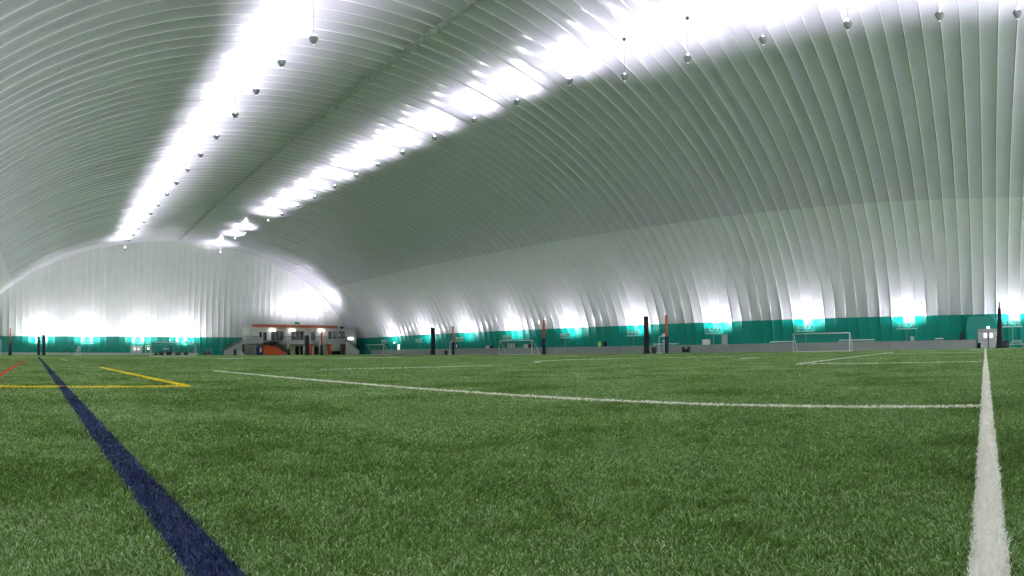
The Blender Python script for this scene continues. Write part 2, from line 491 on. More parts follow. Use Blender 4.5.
for ln in LINES:
    Vs, Qs, Ts, off = [], [], [], 0
    # woven backing strip
    sv, sf = [], []
    for i, p in enumerate(ln.pts):
        d = (ln.pts[min(i + 1, len(ln.pts) - 1)] - ln.pts[max(i - 1, 0)]).normalized()
        nn = Vector((-d.y, d.x)) * ln.w / 2
        for z in (0.0005, .008):
            sv += [(p.x - nn.x, p.y - nn.y, z), (p.x + nn.x, p.y + nn.y, z)]
    for i in range(len(ln.pts) - 1):
        a, b = 4 * i, 4 * i + 4
        sf += [(a + 2, b + 2, b + 3, a + 3), (a, b, b + 2, a + 2), (a + 1, a + 3, b + 3, b + 1)]
    Vs.append(np.array(sv, np.float32)); Qs.append(np.array(sf)); Ts.append(np.full(len(sv), .45)); off = len(sv)
    for a, b in zip(ln.pts[:-1], ln.pts[1:]):
        L = (b - a).length; d = (b - a) / L
        s0 = 0.0
        while s0 < L:
            pm = a + d * s0; r = max(1.2, pm.length)
            seg = min(L - s0, max(.25, r * .25))
            den = min(20000, 16000 * (2.2 / r) ** 1.5 + 260); wd = max(.003, .0016 * r); hg = .022 + .013 * min(1, max(0, (r - 3) / 7))
            N = int(seg * ln.w * den) + 3
            u = RNG.uniform(s0, s0 + seg, N); v = RNG.uniform(-.5, .5, N) * ln.w
            vv, qq, tt = blades(a.x + d.x * u - d.y * v, a.y + d.y * u + d.x * v, wd * RNG.uniform(.8, 1.25, N), hg, .7, .3)
            Vs.append(vv); Qs.append(qq + off); Ts.append(tt); off += len(vv)
            s0 += seg
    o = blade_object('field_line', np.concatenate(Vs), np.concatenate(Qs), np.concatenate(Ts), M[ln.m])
    tag(o, ln.label, ln.cat, 'lines marked in the turf')

# ------------------------------------------------------------------ pendant uplights
def spot(name, loc, aim, power, cone, blend, rad, parent=None, col=(1.0, .958, 1.035)):
    l = bpy.data.lights.new(name, 'SPOT'); l.energy = power; l.spot_size = cone; l.spot_blend = blend; l.shadow_soft_size = rad
    l.color = col
    if 'uplight' in name: batwing(l)
    o = bpy.data.objects.new(name, l); COL.objects.link(o)
    o.location = loc
    o.rotation_euler = (Vector(aim)).to_track_quat('-Z', 'Y').to_euler()
    if parent is not None: o.parent = parent
    return o

def batwing(l):
    """the wide reflector of an uplight: less straight up, more to the sides"""
    l.use_nodes = True; nt = l.node_tree; em = nt.nodes['Emission']
    tc = nt.nodes.new('ShaderNodeTexCoord'); sp = nt.nodes.new('ShaderNodeSeparateXYZ'); nt.links.new(tc.outputs['Normal'], sp.inputs[0])
    ab = nt.nodes.new('ShaderNodeMath'); ab.operation = 'ABSOLUTE'; nt.links.new(sp.outputs[2], ab.inputs[0])
    mx = nt.nodes.new('ShaderNodeMath'); mx.operation = 'MAXIMUM'; mx.inputs[1].default_value = .36; nt.links.new(ab.outputs[0], mx.inputs[0])
    pw = nt.nodes.new('ShaderNodeMath'); pw.operation = 'POWER'; pw.inputs[1].default_value = -2.0; nt.links.new(mx.outputs[0], pw.inputs[0])
    ml = nt.nodes.new('ShaderNodeMath'); ml.operation = 'MULTIPLY'; ml.inputs[1].default_value = .22; nt.links.new(pw.outputs[0], ml.inputs[0])
    nt.links.new(ml.outputs[0], em.inputs['Strength'])

ZL = 27.3
def make_pendant(top):
    root = empty('pendant_uplight')
    MB().lathe([(.0, -.44), (.09, -.43), (.13, -.36), (.28, -.20), (.37, .0), (.39, .10), (.34, .11), (.30, .03), (.05, -.05), (0, -.05)], n=20).build('bowl', M['lamphouse'], root)
    b = MB(); b.lathe([(0, .02), (.09, .03), (.12, .10), (.11, .22), (.05, .31), (0, .32)], n=12); b.build('bulb', M['lamp'], root)
    c = MB()
    for k in range(3):
        t = 2 * PI * k / 3
        c.tube([(.36 * math.cos(t), .36 * math.sin(t), .08), (0, 0, .75)], .008, 5)
    c.tube([(0, 0, .75), (0, 0, top - .05)], .012, 5)
    c.build('cable', M['dgrey'], root)
    MB().lathe([(0, top + .12), (.16, top + .12), (.16, top - .02), (.05, top - .10), (0, top - .1)], n=12).build('mount', M['dgrey'], root)
    MB().lathe([(0, -.452), (.06, -.45), (.085, -.438)], n=12).build('lens', M['doorglass'], root)
    spot('downlight', (0, 0, -.5), (0, 0, -1), P_DOWN, math.radians(140), .6, .1, root)
    spot('uplight', (0, 0, .25), (0, 0, 1), P_HANG, math.radians(154), .85, .18, root)
    return root
proto = None
def place_pendant(X, Y, label, group, dz=0.0):
    global proto
    if proto is None:
        top = float(roofH(np.float64(Y))) * math.sqrt(1 - ((X - axis(Y)) / AD) ** 2) - ZL
        proto = make_pendant(top); o = proto
    else: o = copy_tree(proto)
    o.location = (X, Y, ZL + dz)
    tag(o, label, 'ceiling light', group)
XR, XL = 48.8, 22.2
yr = [-3.1, 3.2, 10.8, 18.3, 25.7, 32.7, 39.6, 47.3, 54.6, 62.5, 69.8, 76.3, 82.7, 90, 97.7, 105, 112.6, 120, 134.7, 142, 154.0]
yl = [44.5, 51.2, 57.8, 64.4, 71.7, 79, 85.9, 93, 100, 107.6, 114.4, 122, 129, 136, 142.5, 148.6]
for k, y in enumerate(yr):
    place_pendant(XR, y, 'bowl uplight hung on a cable, %s from the near end of the right lamp row' % ordinal(k), 'pendant uplights in the right row', 1.5 if 38 < y < 150 else 0)
for k, y in enumerate(yl):
    place_pendant(XL, y, 'bowl uplight hung on a cable, %s from the near end of the left lamp row' % ordinal(k), 'pendant uplights in the left row', -.7 if y < 50 or y > 146 else .3)
yl = [-22.8, -15.4, -8, 0, 7.4, 14.8, 22.2, 29.6, 37]
for y in yl:
    spot('uplight_near', (XL, y, ZL + .25), (0, 0, 1), P_HANG, math.radians(154), .85, .18)
for y in (-11, -18.5, -26):
    spot('uplight_near', (XR, y, ZL + .25), (0, 0, 1), P_HANG, math.radians(154), .85, .18)

# ------------------------------------------------------------------ flood stands along the walls (front faces local -Y, wall on +Y)
def make_stand():
    root = empty('floodlight_stand')
    p = MB(); p.tube([(0, 0, .02), (0, 0, 3.15)], .05, 8); p.box(-.35, .35, -.35, .35, 0, .04, .01); p.build('pole', M['fencerail'], root)
    c = MB(); c.box(-1.55, 1.55, -.05, .05, 3.02, 3.12, .01); c.box(-1.3, 1.3, -.03, .03, 3.52, 3.57)
    for k in range(4):
        x = -1.05 + .7 * k
        c.tube([(x - .22, 0, 3.54), (x, 0, 3.1), (x + .22, 0, 3.54)], .03, 6)
    c.build('crossbar', M['white'], root)
    for k in range(4):
        x = -1.05 + .7 * k
        h = MB(); h.lathe([(.0, 3.55), (.10, 3.56), (.17, 3.68), (.26, 3.86), (.28, 3.9), (.25, 3.9)], (x, 0, 0), 14)
        hh = h.build('lamp_head', M['white'], root)
        l = MB(); l.lathe([(0, 3.9), (.12, 3.9), (.25, 3.88)], (x, 0, 0), 14); l.build('lens', M['lamp'], hh)
    spot('flood', (0, .02, 4.0), (0, .75, 1), P_WALL, math.radians(165), .5, .35, root)
    return root
stand = None
def place_stand(X, Y, rz, z, label, group, gain=1.0):
    global stand
    if stand is None: stand = make_stand(); o = stand
    else: o = copy_tree(stand)
    o.location = (X, Y, z); o.rotation_euler = (0, 0, rz)
    if gain != 1.0:
        for c in o.children:
            if c.type == 'LIGHT': c.data = c.data.copy(); c.data.energy *= gain
    tag(o, label, 'floodlight', group)
XW = 88.9
for k in range(10):
    y = 11.6 + 15.6 * (k - 1)
    place_stand(XW, y, -PI / 2, 0, ('four-head floodlight stand by the green right wall, beyond the grey double door' if k == 0 else
                'four-head floodlight stand by the green right wall, %s from the grey double door' % ordinal(k - 1)), 'floodlight stands along the right wall')
YW = 159.7
for k, x in enumerate((1.3, 14.3, 28.6, 41.2)):
    place_stand(x, YW, 0, 0, 'four-head floodlight stand at the green end wall, %s from the left corner' % ordinal(k), 'floodlight stands along the end wall', 2.9)
for k, x in enumerate((72.5, 81.0)):
    place_stand(x, 155.0, 0, 8.43, 'four-head floodlight stand on the roof of the clubhouse, %s of the two' % ('left' if k == 0 else 'right'), 'floodlight stands on the clubhouse roof', 1.7)
for y in (-19.6,):
    spot('flood_near', (XW, y, 4.0), (.38, 0, 1), P_WALL, math.radians(160), .5, .35)
for y in (0, 15.6, 31, 47, 62, 78, 93, 109, 124, 140):
    spot('fill_flood_far_side', (-15.5, y, 4.0), (-.38, 0, 1), P_WALL * 3.6, math.radians(165), .5, .35)  # unseen left wall floods, strengthened to add neutral fill light
for x in (-6, 9, 24, 39, 54, 69, 82):
    spot('fill_behind', (x, YBACK + 4.5, 4.0), (0, -.5, 1), P_WALL * 7.5, math.radians(165), .5, .35)  # unseen fill lamps added at the back wall to brighten the hall

# ------------------------------------------------------------------ soccer goals (mouth along local X, back towards +Y)
def make_goal(wd=7.32, ht=2.3, dt=.9, db=1.9, cell=.32):
    root = empty('soccer_goal')
    h = wd / 2
    f = MB()
    f.tube([(-h, 0, 0), (-h, 0, ht), (h, 0, ht), (h, 0, 0)], .075, 8)
    f.build('goal_frame', M['white'], root)
    b = MB()
    for s in (-1, 1):
        b.tube([(s * h, 0, ht), (s * h, dt * .35, ht - .05), (s * h, db, .06)], .045, 6)
        b.tube([(s * h, .05, .05), (s * h, db, .05)], .045, 6)
    b.tube([(-h, db, .05), (h, db, .05)], .045, 6)
    b.build('back_frame', M['white'], root)
    n = MB(); r = .0035
    def back(u): return (dt * .35 + (db - dt * .35) * (1 - u), .06 + (ht - .11) * u)
    k = int(wd / cell)
    for i in range(k + 1):
        x = -h + wd * i / k; y0, z0 = back(0); y1, z1 = back(1)
        n.tube([(x, y0, z0), (x, y1, z1), (x, 0, ht)], r, 3, False)
    for j in range(1, 8):
        y, z = back(j / 8); n.tube([(-h, y, z), (h, y, z)], r, 3, False)
        for s in (-1, 1): n.tube([(s * h, y, z), (s * h, 0, z)], r, 3, False)
    n.build('net', M['net'], root)
    return root
goal = make_goal()
def place_goal(x, y, rz, label, first=False):
    o = goal if first else copy_tree(goal)
    o.location = (x, y, 0); o.rotation_euler = (0, 0, rz)
    tag(o, label, 'soccer goal', 'full size soccer goals')
place_goal(72.8, (16.6 + 23.95) / 2, -PI / 2, 'large white soccer goal behind the white penalty box, facing the camera', True)
place_goal(68.9, 67.8, -PI / 2, 'white soccer goal before the right wall between orange poles and dark post')
place_goal(72.0, 114.5, -PI / 2, 'white soccer goal just right of the clubhouse stairs')
place_goal(22.25, 95, 0, 'white soccer goal standing in front of the green end wall and white double door')
sg = make_goal(4.8, 2.0, .5, .95, .3)
sg.location = (9.7, 131, 0); sg.rotation_euler = (0, 0, PI / 2)
tag(sg, 'small white netted goal seen from its side by the end wall', 'soccer goal')

# ------------------------------------------------------------------ dark net bundles and orange poles
def make_bundle(h, rb, rt, seed, top=False):
    rd = random.Random(seed)
    root = empty('rolled_net_post')
    m = MB(); vs, fs = [], []; N = 18; K = 16
    for i in range(K + 1):
        u = i / K; z = h * u
        r = rb * (1.0 if u > .12 else 1 + 1.0 * (1 - u / .12) ** 2 * .35)
        r = r * (1 - u) + rt * u
        for k in range(N):
            t = 2 * PI * k / N
            rr = r * (1 + .10 * math.sin(t * 4 + seed + u * 2) + .05 * math.sin(t * 7 + u * 9) + rd.uniform(-.03, .03))
            vs.append((rr * math.cos(t) + .05 * math.sin(u * 4), rr * math.sin(t), z))
    for i in range(K):
        for k in range(N):
            j = (k + 1) % N; fs.append((i * N + k, i * N + j, (i + 1) * N + j, (i + 1) * N + k))
    fs.append(tuple(K * N + k for k in range(N)))
    m.add(vs, fs, True); m.build('rolled_net', M['dark'], root)
    for z in (h * .3, h * .55, h * .8):
        r = rb * (1 - z / h) + rt * z / h + .03
        MB().lathe([(r * 1.08, z - .05), (r * 1.12, z - .04), (r * 1.12, z + .04), (r * 1.08, z + .05)], n=18).build('tie_strap', M['black'], root)
    f = MB(); f.lathe([(0, .03), (rb * 1.5, .03), (rb * 1.75, .0), (0, 0)], n=18); f.build('skirt', M['black'], root)
    if top:
        tp = MB(); tp.tube([(0, 0, h - .3), (0, 0, h + .9)], [rt * .8, rt * .3], 8); tp.build('pole_tip', mat('dark_red_pole', srgb(88, 40, 52), .5), root)
    return root
def bundle(x, X, h, rb, rt, seed, label, top=False, Y=None):
    o = make_bundle(h, rb, rt, seed, top)
    o.location = (X, onX(x, X) if Y is None else Y, 0)
    tag(o, label, 'post', 'dark rolled net posts')
bundle(646.5, 77, 5.6, .40, .38, 1, 'tall dark rolled-net post left of the orange pole near the black box')
bundle(433, 78, 5.7, .44, .42, 2, 'tall dark rolled-net post by the right wall between two small goals')
bundle(307, 62.5, 4.7, .46, .46, 3, 'dark rolled-net post standing before the clubhouse ground floor')
bundle(1000, 82, 5.4, .52, .22, 4, 'large dark rolled-net post tapering upward beside the grey double door', True)
bundle(43.7, 1.87, 4.4, .36, .34, 5, 'dark rolled-net post by the end wall, right one of the touching pair', Y=130)
bundle(38.6, .8, 4.2, .30, .28, 6, 'dark rolled-net post by the end wall, left one of the touching pair', Y=132)

def make_pole(h, hp, rp=.28, r=.22):
    root = empty('padded_pole')
    p = MB(); p.tube([(0, 0, 0), (0, 0, h)], [r, r * .8], 10); p.lathe([(0, h + .05), (r * .6, h + .03), (r * .8, h)], n=10)
    p.build('pole', M['orangepole'], root)
    q = MB(); q.lathe([(0, 0), (rp, 0.0), (rp * 1.05, .1), (rp, hp - .1), (rp * .85, hp), (r, hp + .01)], n=14)
    q.build('pad', M['navy'], root)
    for z in (.5, hp * .55, hp - .35): MB().lathe([(rp * 1.03, z - .04), (rp * 1.07, z), (rp * 1.03, z + .04)], n=14).build('strap', M['black'], root)
    return root
def pole(x, X, h, hp, label, rp=.28, Y=None, r=.22):
    o = make_pole(h, hp, rp, r); o.location = (X, onX(x, X) if Y is None else Y, 0)
    tag(o, label, 'post', 'orange poles with navy pads')
pole(666.7, 78, 5.7, 2.55, 'orange pole with navy pad right of the tall dark post near the black box')
pole(544, 77.5, 5.9, 2.75, 'orange pole with navy pad right of the white goal at mid wall', .32)
pole(453.2, 78, 5.7, 2.5, 'orange pole with navy pad beside the bent white pole and far floodlight', .26)
pole(321.8, 66, 5.6, 2.4, 'orange pole with dark pad standing before the clubhouse doors', .36)
pole(11.5, -5.0, 5.5, 2.5, 'orange pole with dark pad at the far left by the end wall', .38, Y=122, r=.15)
# thin white pole at the very left
o = empty('net_pole', (-7.2, 128, 0))
MB().tube([(0, 0, 0), (0, 0, 3.3)], .07, 8).build('pole', M['white'], o); MB().box(-.3, .3, -.3, .3, 0, .06, .02).build('base', M['white'], o)
tag(o, 'thin white pole at the far left edge before the green end wall', 'pole')

# ------------------------------------------------------------------ fence along the right wall
FX = 86.0
fn = empty('field_fence', (FX, 0, 0))
y0, y1 = 1.25, 138.0
m = MB(); m.box(-.02, .02, y0, y1, .05, 1.2); m.build('fence_panel', M['fence'], fn)
m = MB(); m.tube([(-.03, y0, 1.22), (-.03, y1, 1.22)], .045, 6); m.build('top_rail', M['fencerail'], fn)
m = MB(); m.box(-.06, .06, y0, y1, 0, .09); m.build('kick_board', M['fencerail'], fn)
k = 0; y = y0 + .05
pm = None
while y <= y1:
    if pm is None:
        pm = MB().tube([(0, 0, 0), (0, 0, 1.28)], .055, 8).build('fence_post', M['fencerail'], fn)
        c = pm
    else: c = pm.copy(); COL.objects.link(c)
    c.location = (-.06, y, 0)
    y += 3.05; k += 1
tag(fn, 'long low grey fence with pale posts along the right wall', 'fence')

kb = MB(); kb.box(-16.5, 44, 158.6, 158.9, 0, .62, .03)
o = kb.build('kerb_wall', M['concrete']); tag(o, 'low pale kerb wall running along the foot of the green end wall', 'kerb')

# ------------------------------------------------------------------ the airlock door in the right wall
vs = empty('entrance_vestibule', (0, 0, 0))
yA, yB = onX(965.5, 87.5), onX(998, 87.5)
yc, hw = (yA + yB) / 2, (yA - yB) / 2
prof = []
for i in range(25):
    t = PI * i / 24
    c, s = math.cos(t), math.sin(t)
    prof.append((yc - hw * math.copysign(abs(c) ** .55, c), 2.6 + 2.25 * abs(s) ** .8))
prof = [(yc - hw, 0)] + prof + [(yc + hw, 0)]
b = MB(); n = len(prof)
pv = [(87.6, y, z) for y, z in prof] + [(92.5, y, z) for y, z in prof] + [(87.35, yc + (y - yc) * .93, z * .965) for y, z in prof]
pf = [(i, i + 1, n + i + 1, n + i) for i in range(n - 1)] + [(i, 2 * n + i, 2 * n + i + 1, i + 1) for i in range(n - 1)] + [tuple(range(2 * n, 3 * n))]
b.add(pv, pf); b.build('hood', M['green'], vs)
dA, dB = onX(978.6, 87.2), onX(998.2, 87.2)
dm = (dA + dB) / 2
fr = MB(); fr.box(87.05, 87.4, dB - .1, dA + .1, 2.3, 2.78, .02); fr.box(87.05, 87.4, dA, dA + .12, 0, 2.4); fr.box(87.05, 87.4, dB - .12, dB, 0, 2.4)
fr.build('door_frame', M['grey'], vs)
MB().box(86.98, 87.03, dm - .07, dm + .07, 0, 2.4).build('mullion', M['dgrey'], vs)
M['dooroff'] = mat('grey_door', srgb(220, 218, 224), .5, noise=.04)
for s in (-1, 1):
    d = MB(); d.box(87.04, 87.12, dm + s * .05, dm + s * (dA - dB) / 2, 0.02, 2.3, .01)
    dd = d.build('door_leaf', M['dooroff'], vs)
    wy = dm + s * .42
    MB().box(87.01, 87.06, wy - .2, wy + .2, 1.5, 2.12, .01).build('pane', M['doorglass'], dd)
    MB().tube([(86.98, dm + s * .2, 1.12), (86.98, dm + s * 1.0, 1.12)], .025, 6).build('push_bar', M['fencerail'], dd)
MB().box(86.9, 87.2, dm - .2, dm + .2, 2.8, 3.15, .04).build('door_lamp', M['doorglass'], vs)
tag(vs, 'grey double door with two lit panes under a rounded green hood', 'door')

def make_bin(w, h, m, name='waste_bin'):
    root = empty(name)
    MB().lathe([(0, 0), (w * .42, 0), (w * .5, h * .95), (w * .46, h * .95), (w * .4, h * .1), (0, h * .1)], n=14).build('bin_body', m, root)
    MB().lathe([(w * .53, h * .9), (w * .55, h * .95), (w * .5, h), (w * .2, h * 1.04), (0, h * 1.05)], n=14).build('rim', M['black'], root)
    return root
def place_bin(x, X, w, h, m, label):
    o = make_bin(w, h, m); o.location = (X, onX(x, X), 0); tag(o, label, 'bin', 'waste bins')
place_bin(654, 80, .85, .95, M['dgrey'], 'grey waste bin right beside the tall dark post near the black box')
place_bin(446, 82, .75, .85, M['navy'], 'dark waste bin between the dark post and the bent white pole')
place_bin(979.2, 84.5, .5, .75, M['black'], 'small black bin at the end of the grey fence by the door')
place_bin(1006.5, 86, .85, .95, M['dgrey'], 'dark grey bin on the right side of the tapering dark post')

# black box (small bench with raised sides) in front of the fence
bx = empty('equipment_box', (84.5, onX(686, 84.5), 0))
MB().box(-.35, .35, -.55, .55, .12, .62, .03).build('box_body', M['black'], bx)
for a, b in ((-.58, -.42), (.42, .58)): MB().box(-.35, .35, a, b, .5, .95, .02).build('side_panel', M['black'], bx)
for y in (-.45, .45): MB().lathe([(0, 0), (.07, 0), (.07, .14), (0, .14)], (0, y, 0), 10).build('foot', M['dgrey'], bx)
tag(bx, 'black open-topped box with raised ends standing before the grey fence', 'box')

# bent white poles
def bent(x, X, label):
    o = empty('bent_pole', (X, onX(x, X), 0))
    MB().tube([(0, .55, 0), (0, .55, 2.4), (0, .45, 2.65), (0, .2, 2.75), (0, -.25, 2.75)], .06, 8).build('pole', M['white'], o)
    MB().box(-.05, .05, -.65, -.1, 2.6, 3.15, .02).build('panel', M['white'], o)
    MB().lathe([(0, 1.75), (.22, 1.78), (.25, 1.95), (.2, 2.1), (0, 2.12)], (0, -.4, 0), 12).build('disc', M['white'], o)
    MB().box(-.35, .35, .2, .9, 0, .08, .02).build('base', M['white'], o)
    MB().tube([(0, -.4, .05), (0, -.4, 1.8)], .03, 6).build('stay', M['white'], o)
    tag(o, label, 'pole', 'bent white poles')
bent(662, 83.5, 'bent white pole with small panel beside the orange pole near the black box')
bent(451.5, 84, 'bent white pole with small panel beside the far orange pole by the right wall')

# long white benches behind the fence
def bench(xa, xb, X, z, label):
    ya, yb = onX(xa, X), onX(xb, X); c = (ya + yb) / 2; h = abs(ya - yb) / 2
    o = empty('team_bench', (X, c, 0))
    MB().box(-.15, .15, -h, h, z - .06, z, .01).build('seat', M['white'], o)
    MB().box(.3, .36, -h * .96, h * .96, z + .18, z + .32, .01).build('backrest', M['white'], o)
    for s in (-.8, 0, .8):
        MB().box(-.1, .36, s * h - .04, s * h + .04, 0, z - .06).build('leg', M['dgrey'], o)
    tag(o, label, 'bench', 'white benches behind the fence')
bench(652, 678, 87.6, 1.26, 'long white bench behind the fence by the two posts near the black box')
bench(769, 795, 87.6, 1.26, 'long white bench behind the fence left of the large goal')
bench(838, 875, 87.6, 1.30, 'long white bench behind the fence right of the large goal')
bench(935, 943.5, 87.6, 1.28, 'short white bench behind the fence before the grey barrel')

# cabinets and doorways in the right wall, behind the fence
def cabinet(x, wpx, ztop, m, label, name='wall_cabinet', X=89.2, side=None):
    y = onX(x, X); w = wpx * math.hypot(X, y) / FPX / math.sin(TH(x))
    o = empty(name, (X, y, 0))
    MB().box(-.3, .3, -w / 2, w / 2, 0, ztop, .03).build('body', m, o)
    d = MB().box(-.34, -.3, -w / 2 + .06, w / 2 - .06, .12, ztop - .08, .01).build('door', m, o)
    MB().box(-.38, -.34, -w / 2 + .12, -w / 2 + .2, ztop * .5, ztop * .5 + .25).build('handle', M['dgrey'], d)
    if side: MB().box(-.26, .3, -w / 2 - side * .62, -w / 2, 0, ztop * .98, .03).build('side_unit', M['black'], o)
    tag(o, label, 'cabinet', 'cabinets along the right wall')
cabinet(706.5, 6.5, 2.15, M['white'], 'white cabinet below the floodlight right of the black box')
cabinet(488.5, 3.4, 1.85, M['siding'], 'pale cabinet with black side unit just left of the mid wall goal', side=1.2)
cabinet(526.8, 4.4, 2.05, M['siding'], 'pale cabinet with black side unit seen through the mid wall goal', side=.9)
cabinet(912.5, 3.2, 1.95, M['siding'], 'narrow pale cabinet behind the fence under the second floodlight')
o = empty('grey_barrel', (88.4, onX(961.5, 88.4), 0))
MB().lathe([(0, 0), (.26, 0), (.29, .3), (.27, .35), (.29, .4), (.29, 1.4), (.27, 1.45), (.29, 1.5), (.27, 2.0), (0, 2.0)], n=16).build('drum', M['dgrey'], o)
MB().lathe([(0, 2.0), (.2, 2.0), (.22, 2.12), (.1, 2.3), (0, 2.32)], n=14).build('lid', M['black'], o)
tag(o, 'tall dark grey drum behind the fence left of the grey double door', 'drum')

def glass_door(xa, xb, ztop, label, X=90.7, m='white'):
    ya, yb = onX(xa, X), onX(xb, X)
    if ya > yb: ya, yb = yb, ya
    o = empty('glass_doorway', (X, 0, 0)); c = (ya + yb) / 2
    f = MB()
    for y in (ya, c - .05, yb - .1): f.box(-.1, .1, y, y + .1, 0, ztop)
    f.box(-.1, .1, ya, yb, ztop - .1, ztop + .02); f.build('door_frame', M[m], o)
    for y0, y1 in ((ya + .1, c - .05), (c + .05, yb - .1)):
        MB().box(-.03, .03, y0, y1, .05, ztop - .1).build('pane', M['paleblue'], o)
    tag(o, label, 'door')
glass_door(508.5, 514.5, 2.2, 'white framed pair of pale glass panels behind the mid wall goal')
glass_door(722, 727.5, 2.9, 'brown-grey door frame in the green wall right of the white cabinet', m='grey')

# vest and dark bag on the fence
v = empty('hanging_vest', (FX + .12, onX(599.2, FX), 1.22))
m_ = MB(); m_.prism([(-.28, 0), (.28, 0), (.30, .55), (.24, .85), (.12, .95), (.06, .82), (-.06, .82), (-.12, .95), (-.24, .85), (-.30, .55)], -.09, .09)
mv = m_.build('vest', M['hivis'], v); mv.rotation_euler = (0, 0, PI / 2)
mv = MB().box(-.1, -.088, -.29, .29, .30, .36).build('band', M['white'], v)
tag(v, 'yellow-green vest shape showing just above the grey fence', 'vest')
v = empty('dark_bag', (FX + .15, onX(604.6, FX), 1.22))
MB().box(-.2, .2, -.38, .38, 0, .92, .12).build('bag_body', M['black'], v)
MB().tube([(-.22, -.2, .7), (-.3, -.15, .85), (-.3, .15, .85), (-.22, .2, .7)], .03, 6).build('strap', M['dgrey'], v)
tag(v, 'black bag shape above the fence beside the yellow-green vest', 'bag')

# small lit things at the far right wall
o = empty('wall_lamp', (90.2, onX(394.5, 90.2), 2.9))
MB().box(-.25, .05, -.25, .25, 0, .45, .06).build('lamp_body', M['doorglass'], o); MB().box(.05, .9, -.06, .06, .1, .2).build('bracket', M['white'], o)
tag(o, 'small white wall lamp on the green wall right of the clubhouse goal', 'lamp')
o = empty('lit_sign', (89.0, onX(398.7, 89.0), 0))
MB().box(-.15, .15, -.35, .35, 1.3, 2.6, .05).build('sign_face', M['doorglass'], o); MB().box(-.06, .06, -.06, .06, 0, 1.3).build('post', M['white'], o)
tag(o, 'small pale lit sign behind the fence right of the clubhouse goal', 'sign')
o = empty('blue_sign', (88.8, onX(457, 88.8), 0))
MB().box(-.08, .08, -.55, .55, 1.1, 2.5, .03).build('sign_face', M['bluebox'], o); MB().box(-.1, -.08, -.2, .25, 1.5, 2.3).build('panel', M['white'], o)
MB().box(-.05, .05, -.05, .05, 0, 1.1).build('post', M['dgrey'], o)
tag(o, 'blue and white sign behind the fence beside the far orange pole', 'sign')

# stacked benches to the right of the door
o = empty('stacked_benches', (88.2, onX(1016.5, 88.2), 0))
for k, (h, z) in enumerate(((1.15, .45), (.85, .75), (.6, 1.0))):
    MB().box(-.25, .25, -h, h, z, z + .09, .02).build('seat', M['siding'], o)
    for s in (-1, 1): MB().box(-.2, .2, s * (h - .2) - .04, s * (h - .2) + .04, 0 if k == 0 else z - .22, z).build('leg', M['fencerail'], o)
tag(o, 'pale benches stacked behind the dark bin under the far right floodlight', 'bench')

# ------------------------------------------------------------------ things along the end wall
def end_door(xa, xb, ztop, mleaf, label, Y=160.9, panes=True, leaves=2, mframe='white'):
    x0, x1 = onY(xa, Y), onY(xb, Y)
    o = empty('end_door', (0, Y, 0))
    f = MB(); f.box(x0 - .12, x0, -.1, .5, 0, ztop); f.box(x1, x1 + .12, -.1, .5, 0, ztop); f.box(x0 - .12, x1 + .12, -.1, .5, ztop, ztop + .35, .03)
    f.build('door_frame', M[mframe], o)
    wd = (x1 - x0) / leaves
    for k in range(leaves):
        d = MB().box(x0 + k * wd + .02, x0 + (k + 1) * wd - .02, 0, .08, .02, ztop, .01).build('door_leaf', mleaf, o)
        if panes:
            c = x0 + (k + .5) * wd + (0 if leaves == 1 else (.15 if k == 0 else -.15))
            MB().box(c - .28, c + .28, -.03, .03, ztop * .62, ztop * .88).build('pane', M['doorglass'], d)
    tag(o, label, 'door')
end_door(131.5, 141.8, 2.2, M['dooroff'], 'white double door with lit panes in the green end wall left of the goal')
end_door(146, 150.6, 2.35, M['teal'], 'teal single door with a lit pane between white door and goal', leaves=1)
o = empty('leaning_frame', (onY(68.5, 160), 160, 0))
MB().tube([(-2.3, 0, .1), (0, .5, 1.75), (1.1, .1, .1)], .13, 6).build('bar', M['black'], o)
MB().box(-2.5, 1.3, -.1, .1, 0, .1, .02).build('foot', M['dgrey'], o)
tag(o, 'dark inverted-V frame standing against the green end wall', 'frame')
for k, (x, w_, h_, mm, lb) in enumerate(((156, 1.0, .6, 'dgrey', 'leftmost'), (161.5, 1.3, .95, 'black', 'second from left'), (169, 1.6, 1.0, 'black', 'middle'),
                                     (178, 1.6, .75, 'dgrey', 'second from right'), (186, 1.2, .9, 'dgrey', 'rightmost'))):
    o = empty('equipment_bag', (onY(x, 157.3), 157.3, 0))
    b = MB(); b.box(-w_ / 2, w_ / 2, -.35, .35, 0, h_, h_ * .3); b.build('bag_body', M[mm], o)
    MB().tube([(-w_ * .2, -.3, h_ * .9), (-w_ * .12, -.3, h_ * 1.2), (w_ * .12, -.3, h_ * 1.2), (w_ * .2, -.3, h_ * .9)], .03, 5).build('strap', M['black'], o)
    tag(o, 'dark equipment bag on the floor behind the end wall goal, %s of five' % lb, 'bag', 'dark bags behind the end wall goal')
o = empty('white_bar_stand', (onY(166, 158), 158, 0))
MB().box(-.85, .85, -.06, .06, 1.55, 1.75, .02).build('bar', M['white'], o)
for s in (-1, 1): MB().box(s * .7 - .03, s * .7 + .03, -.03, .03, 0, 1.55).build('leg', M['dgrey'], o)
tag(o, 'thin stand with a white top bar behind the end wall goal', 'stand')
o = empty('equipment_cart', (onY(209.5, 157.5), 157.5, 0))
f = MB()
for x in (-.62, .62):
    for y in (-.4, .4): f.box(x - .04, x + .04, y - .04, y + .04, .2, 1.75)
for z in (.25, 1.0, 1.75): f.box(-.66, .66, -.44, .44, z - .03, z + .03)
f.build('cart_frame', M['fencerail'], o)
MB().box(-.3, .2, -.3, .3, .28, .9, .05).build('load', M['dgrey'], o)
for x in (-.5, .5): MB().lathe([(0, 0), (.09, .02), (.1, .1), (.09, .2), (0, .2)], (x, -.3, 0), 8).build('wheel', M['black'], o)
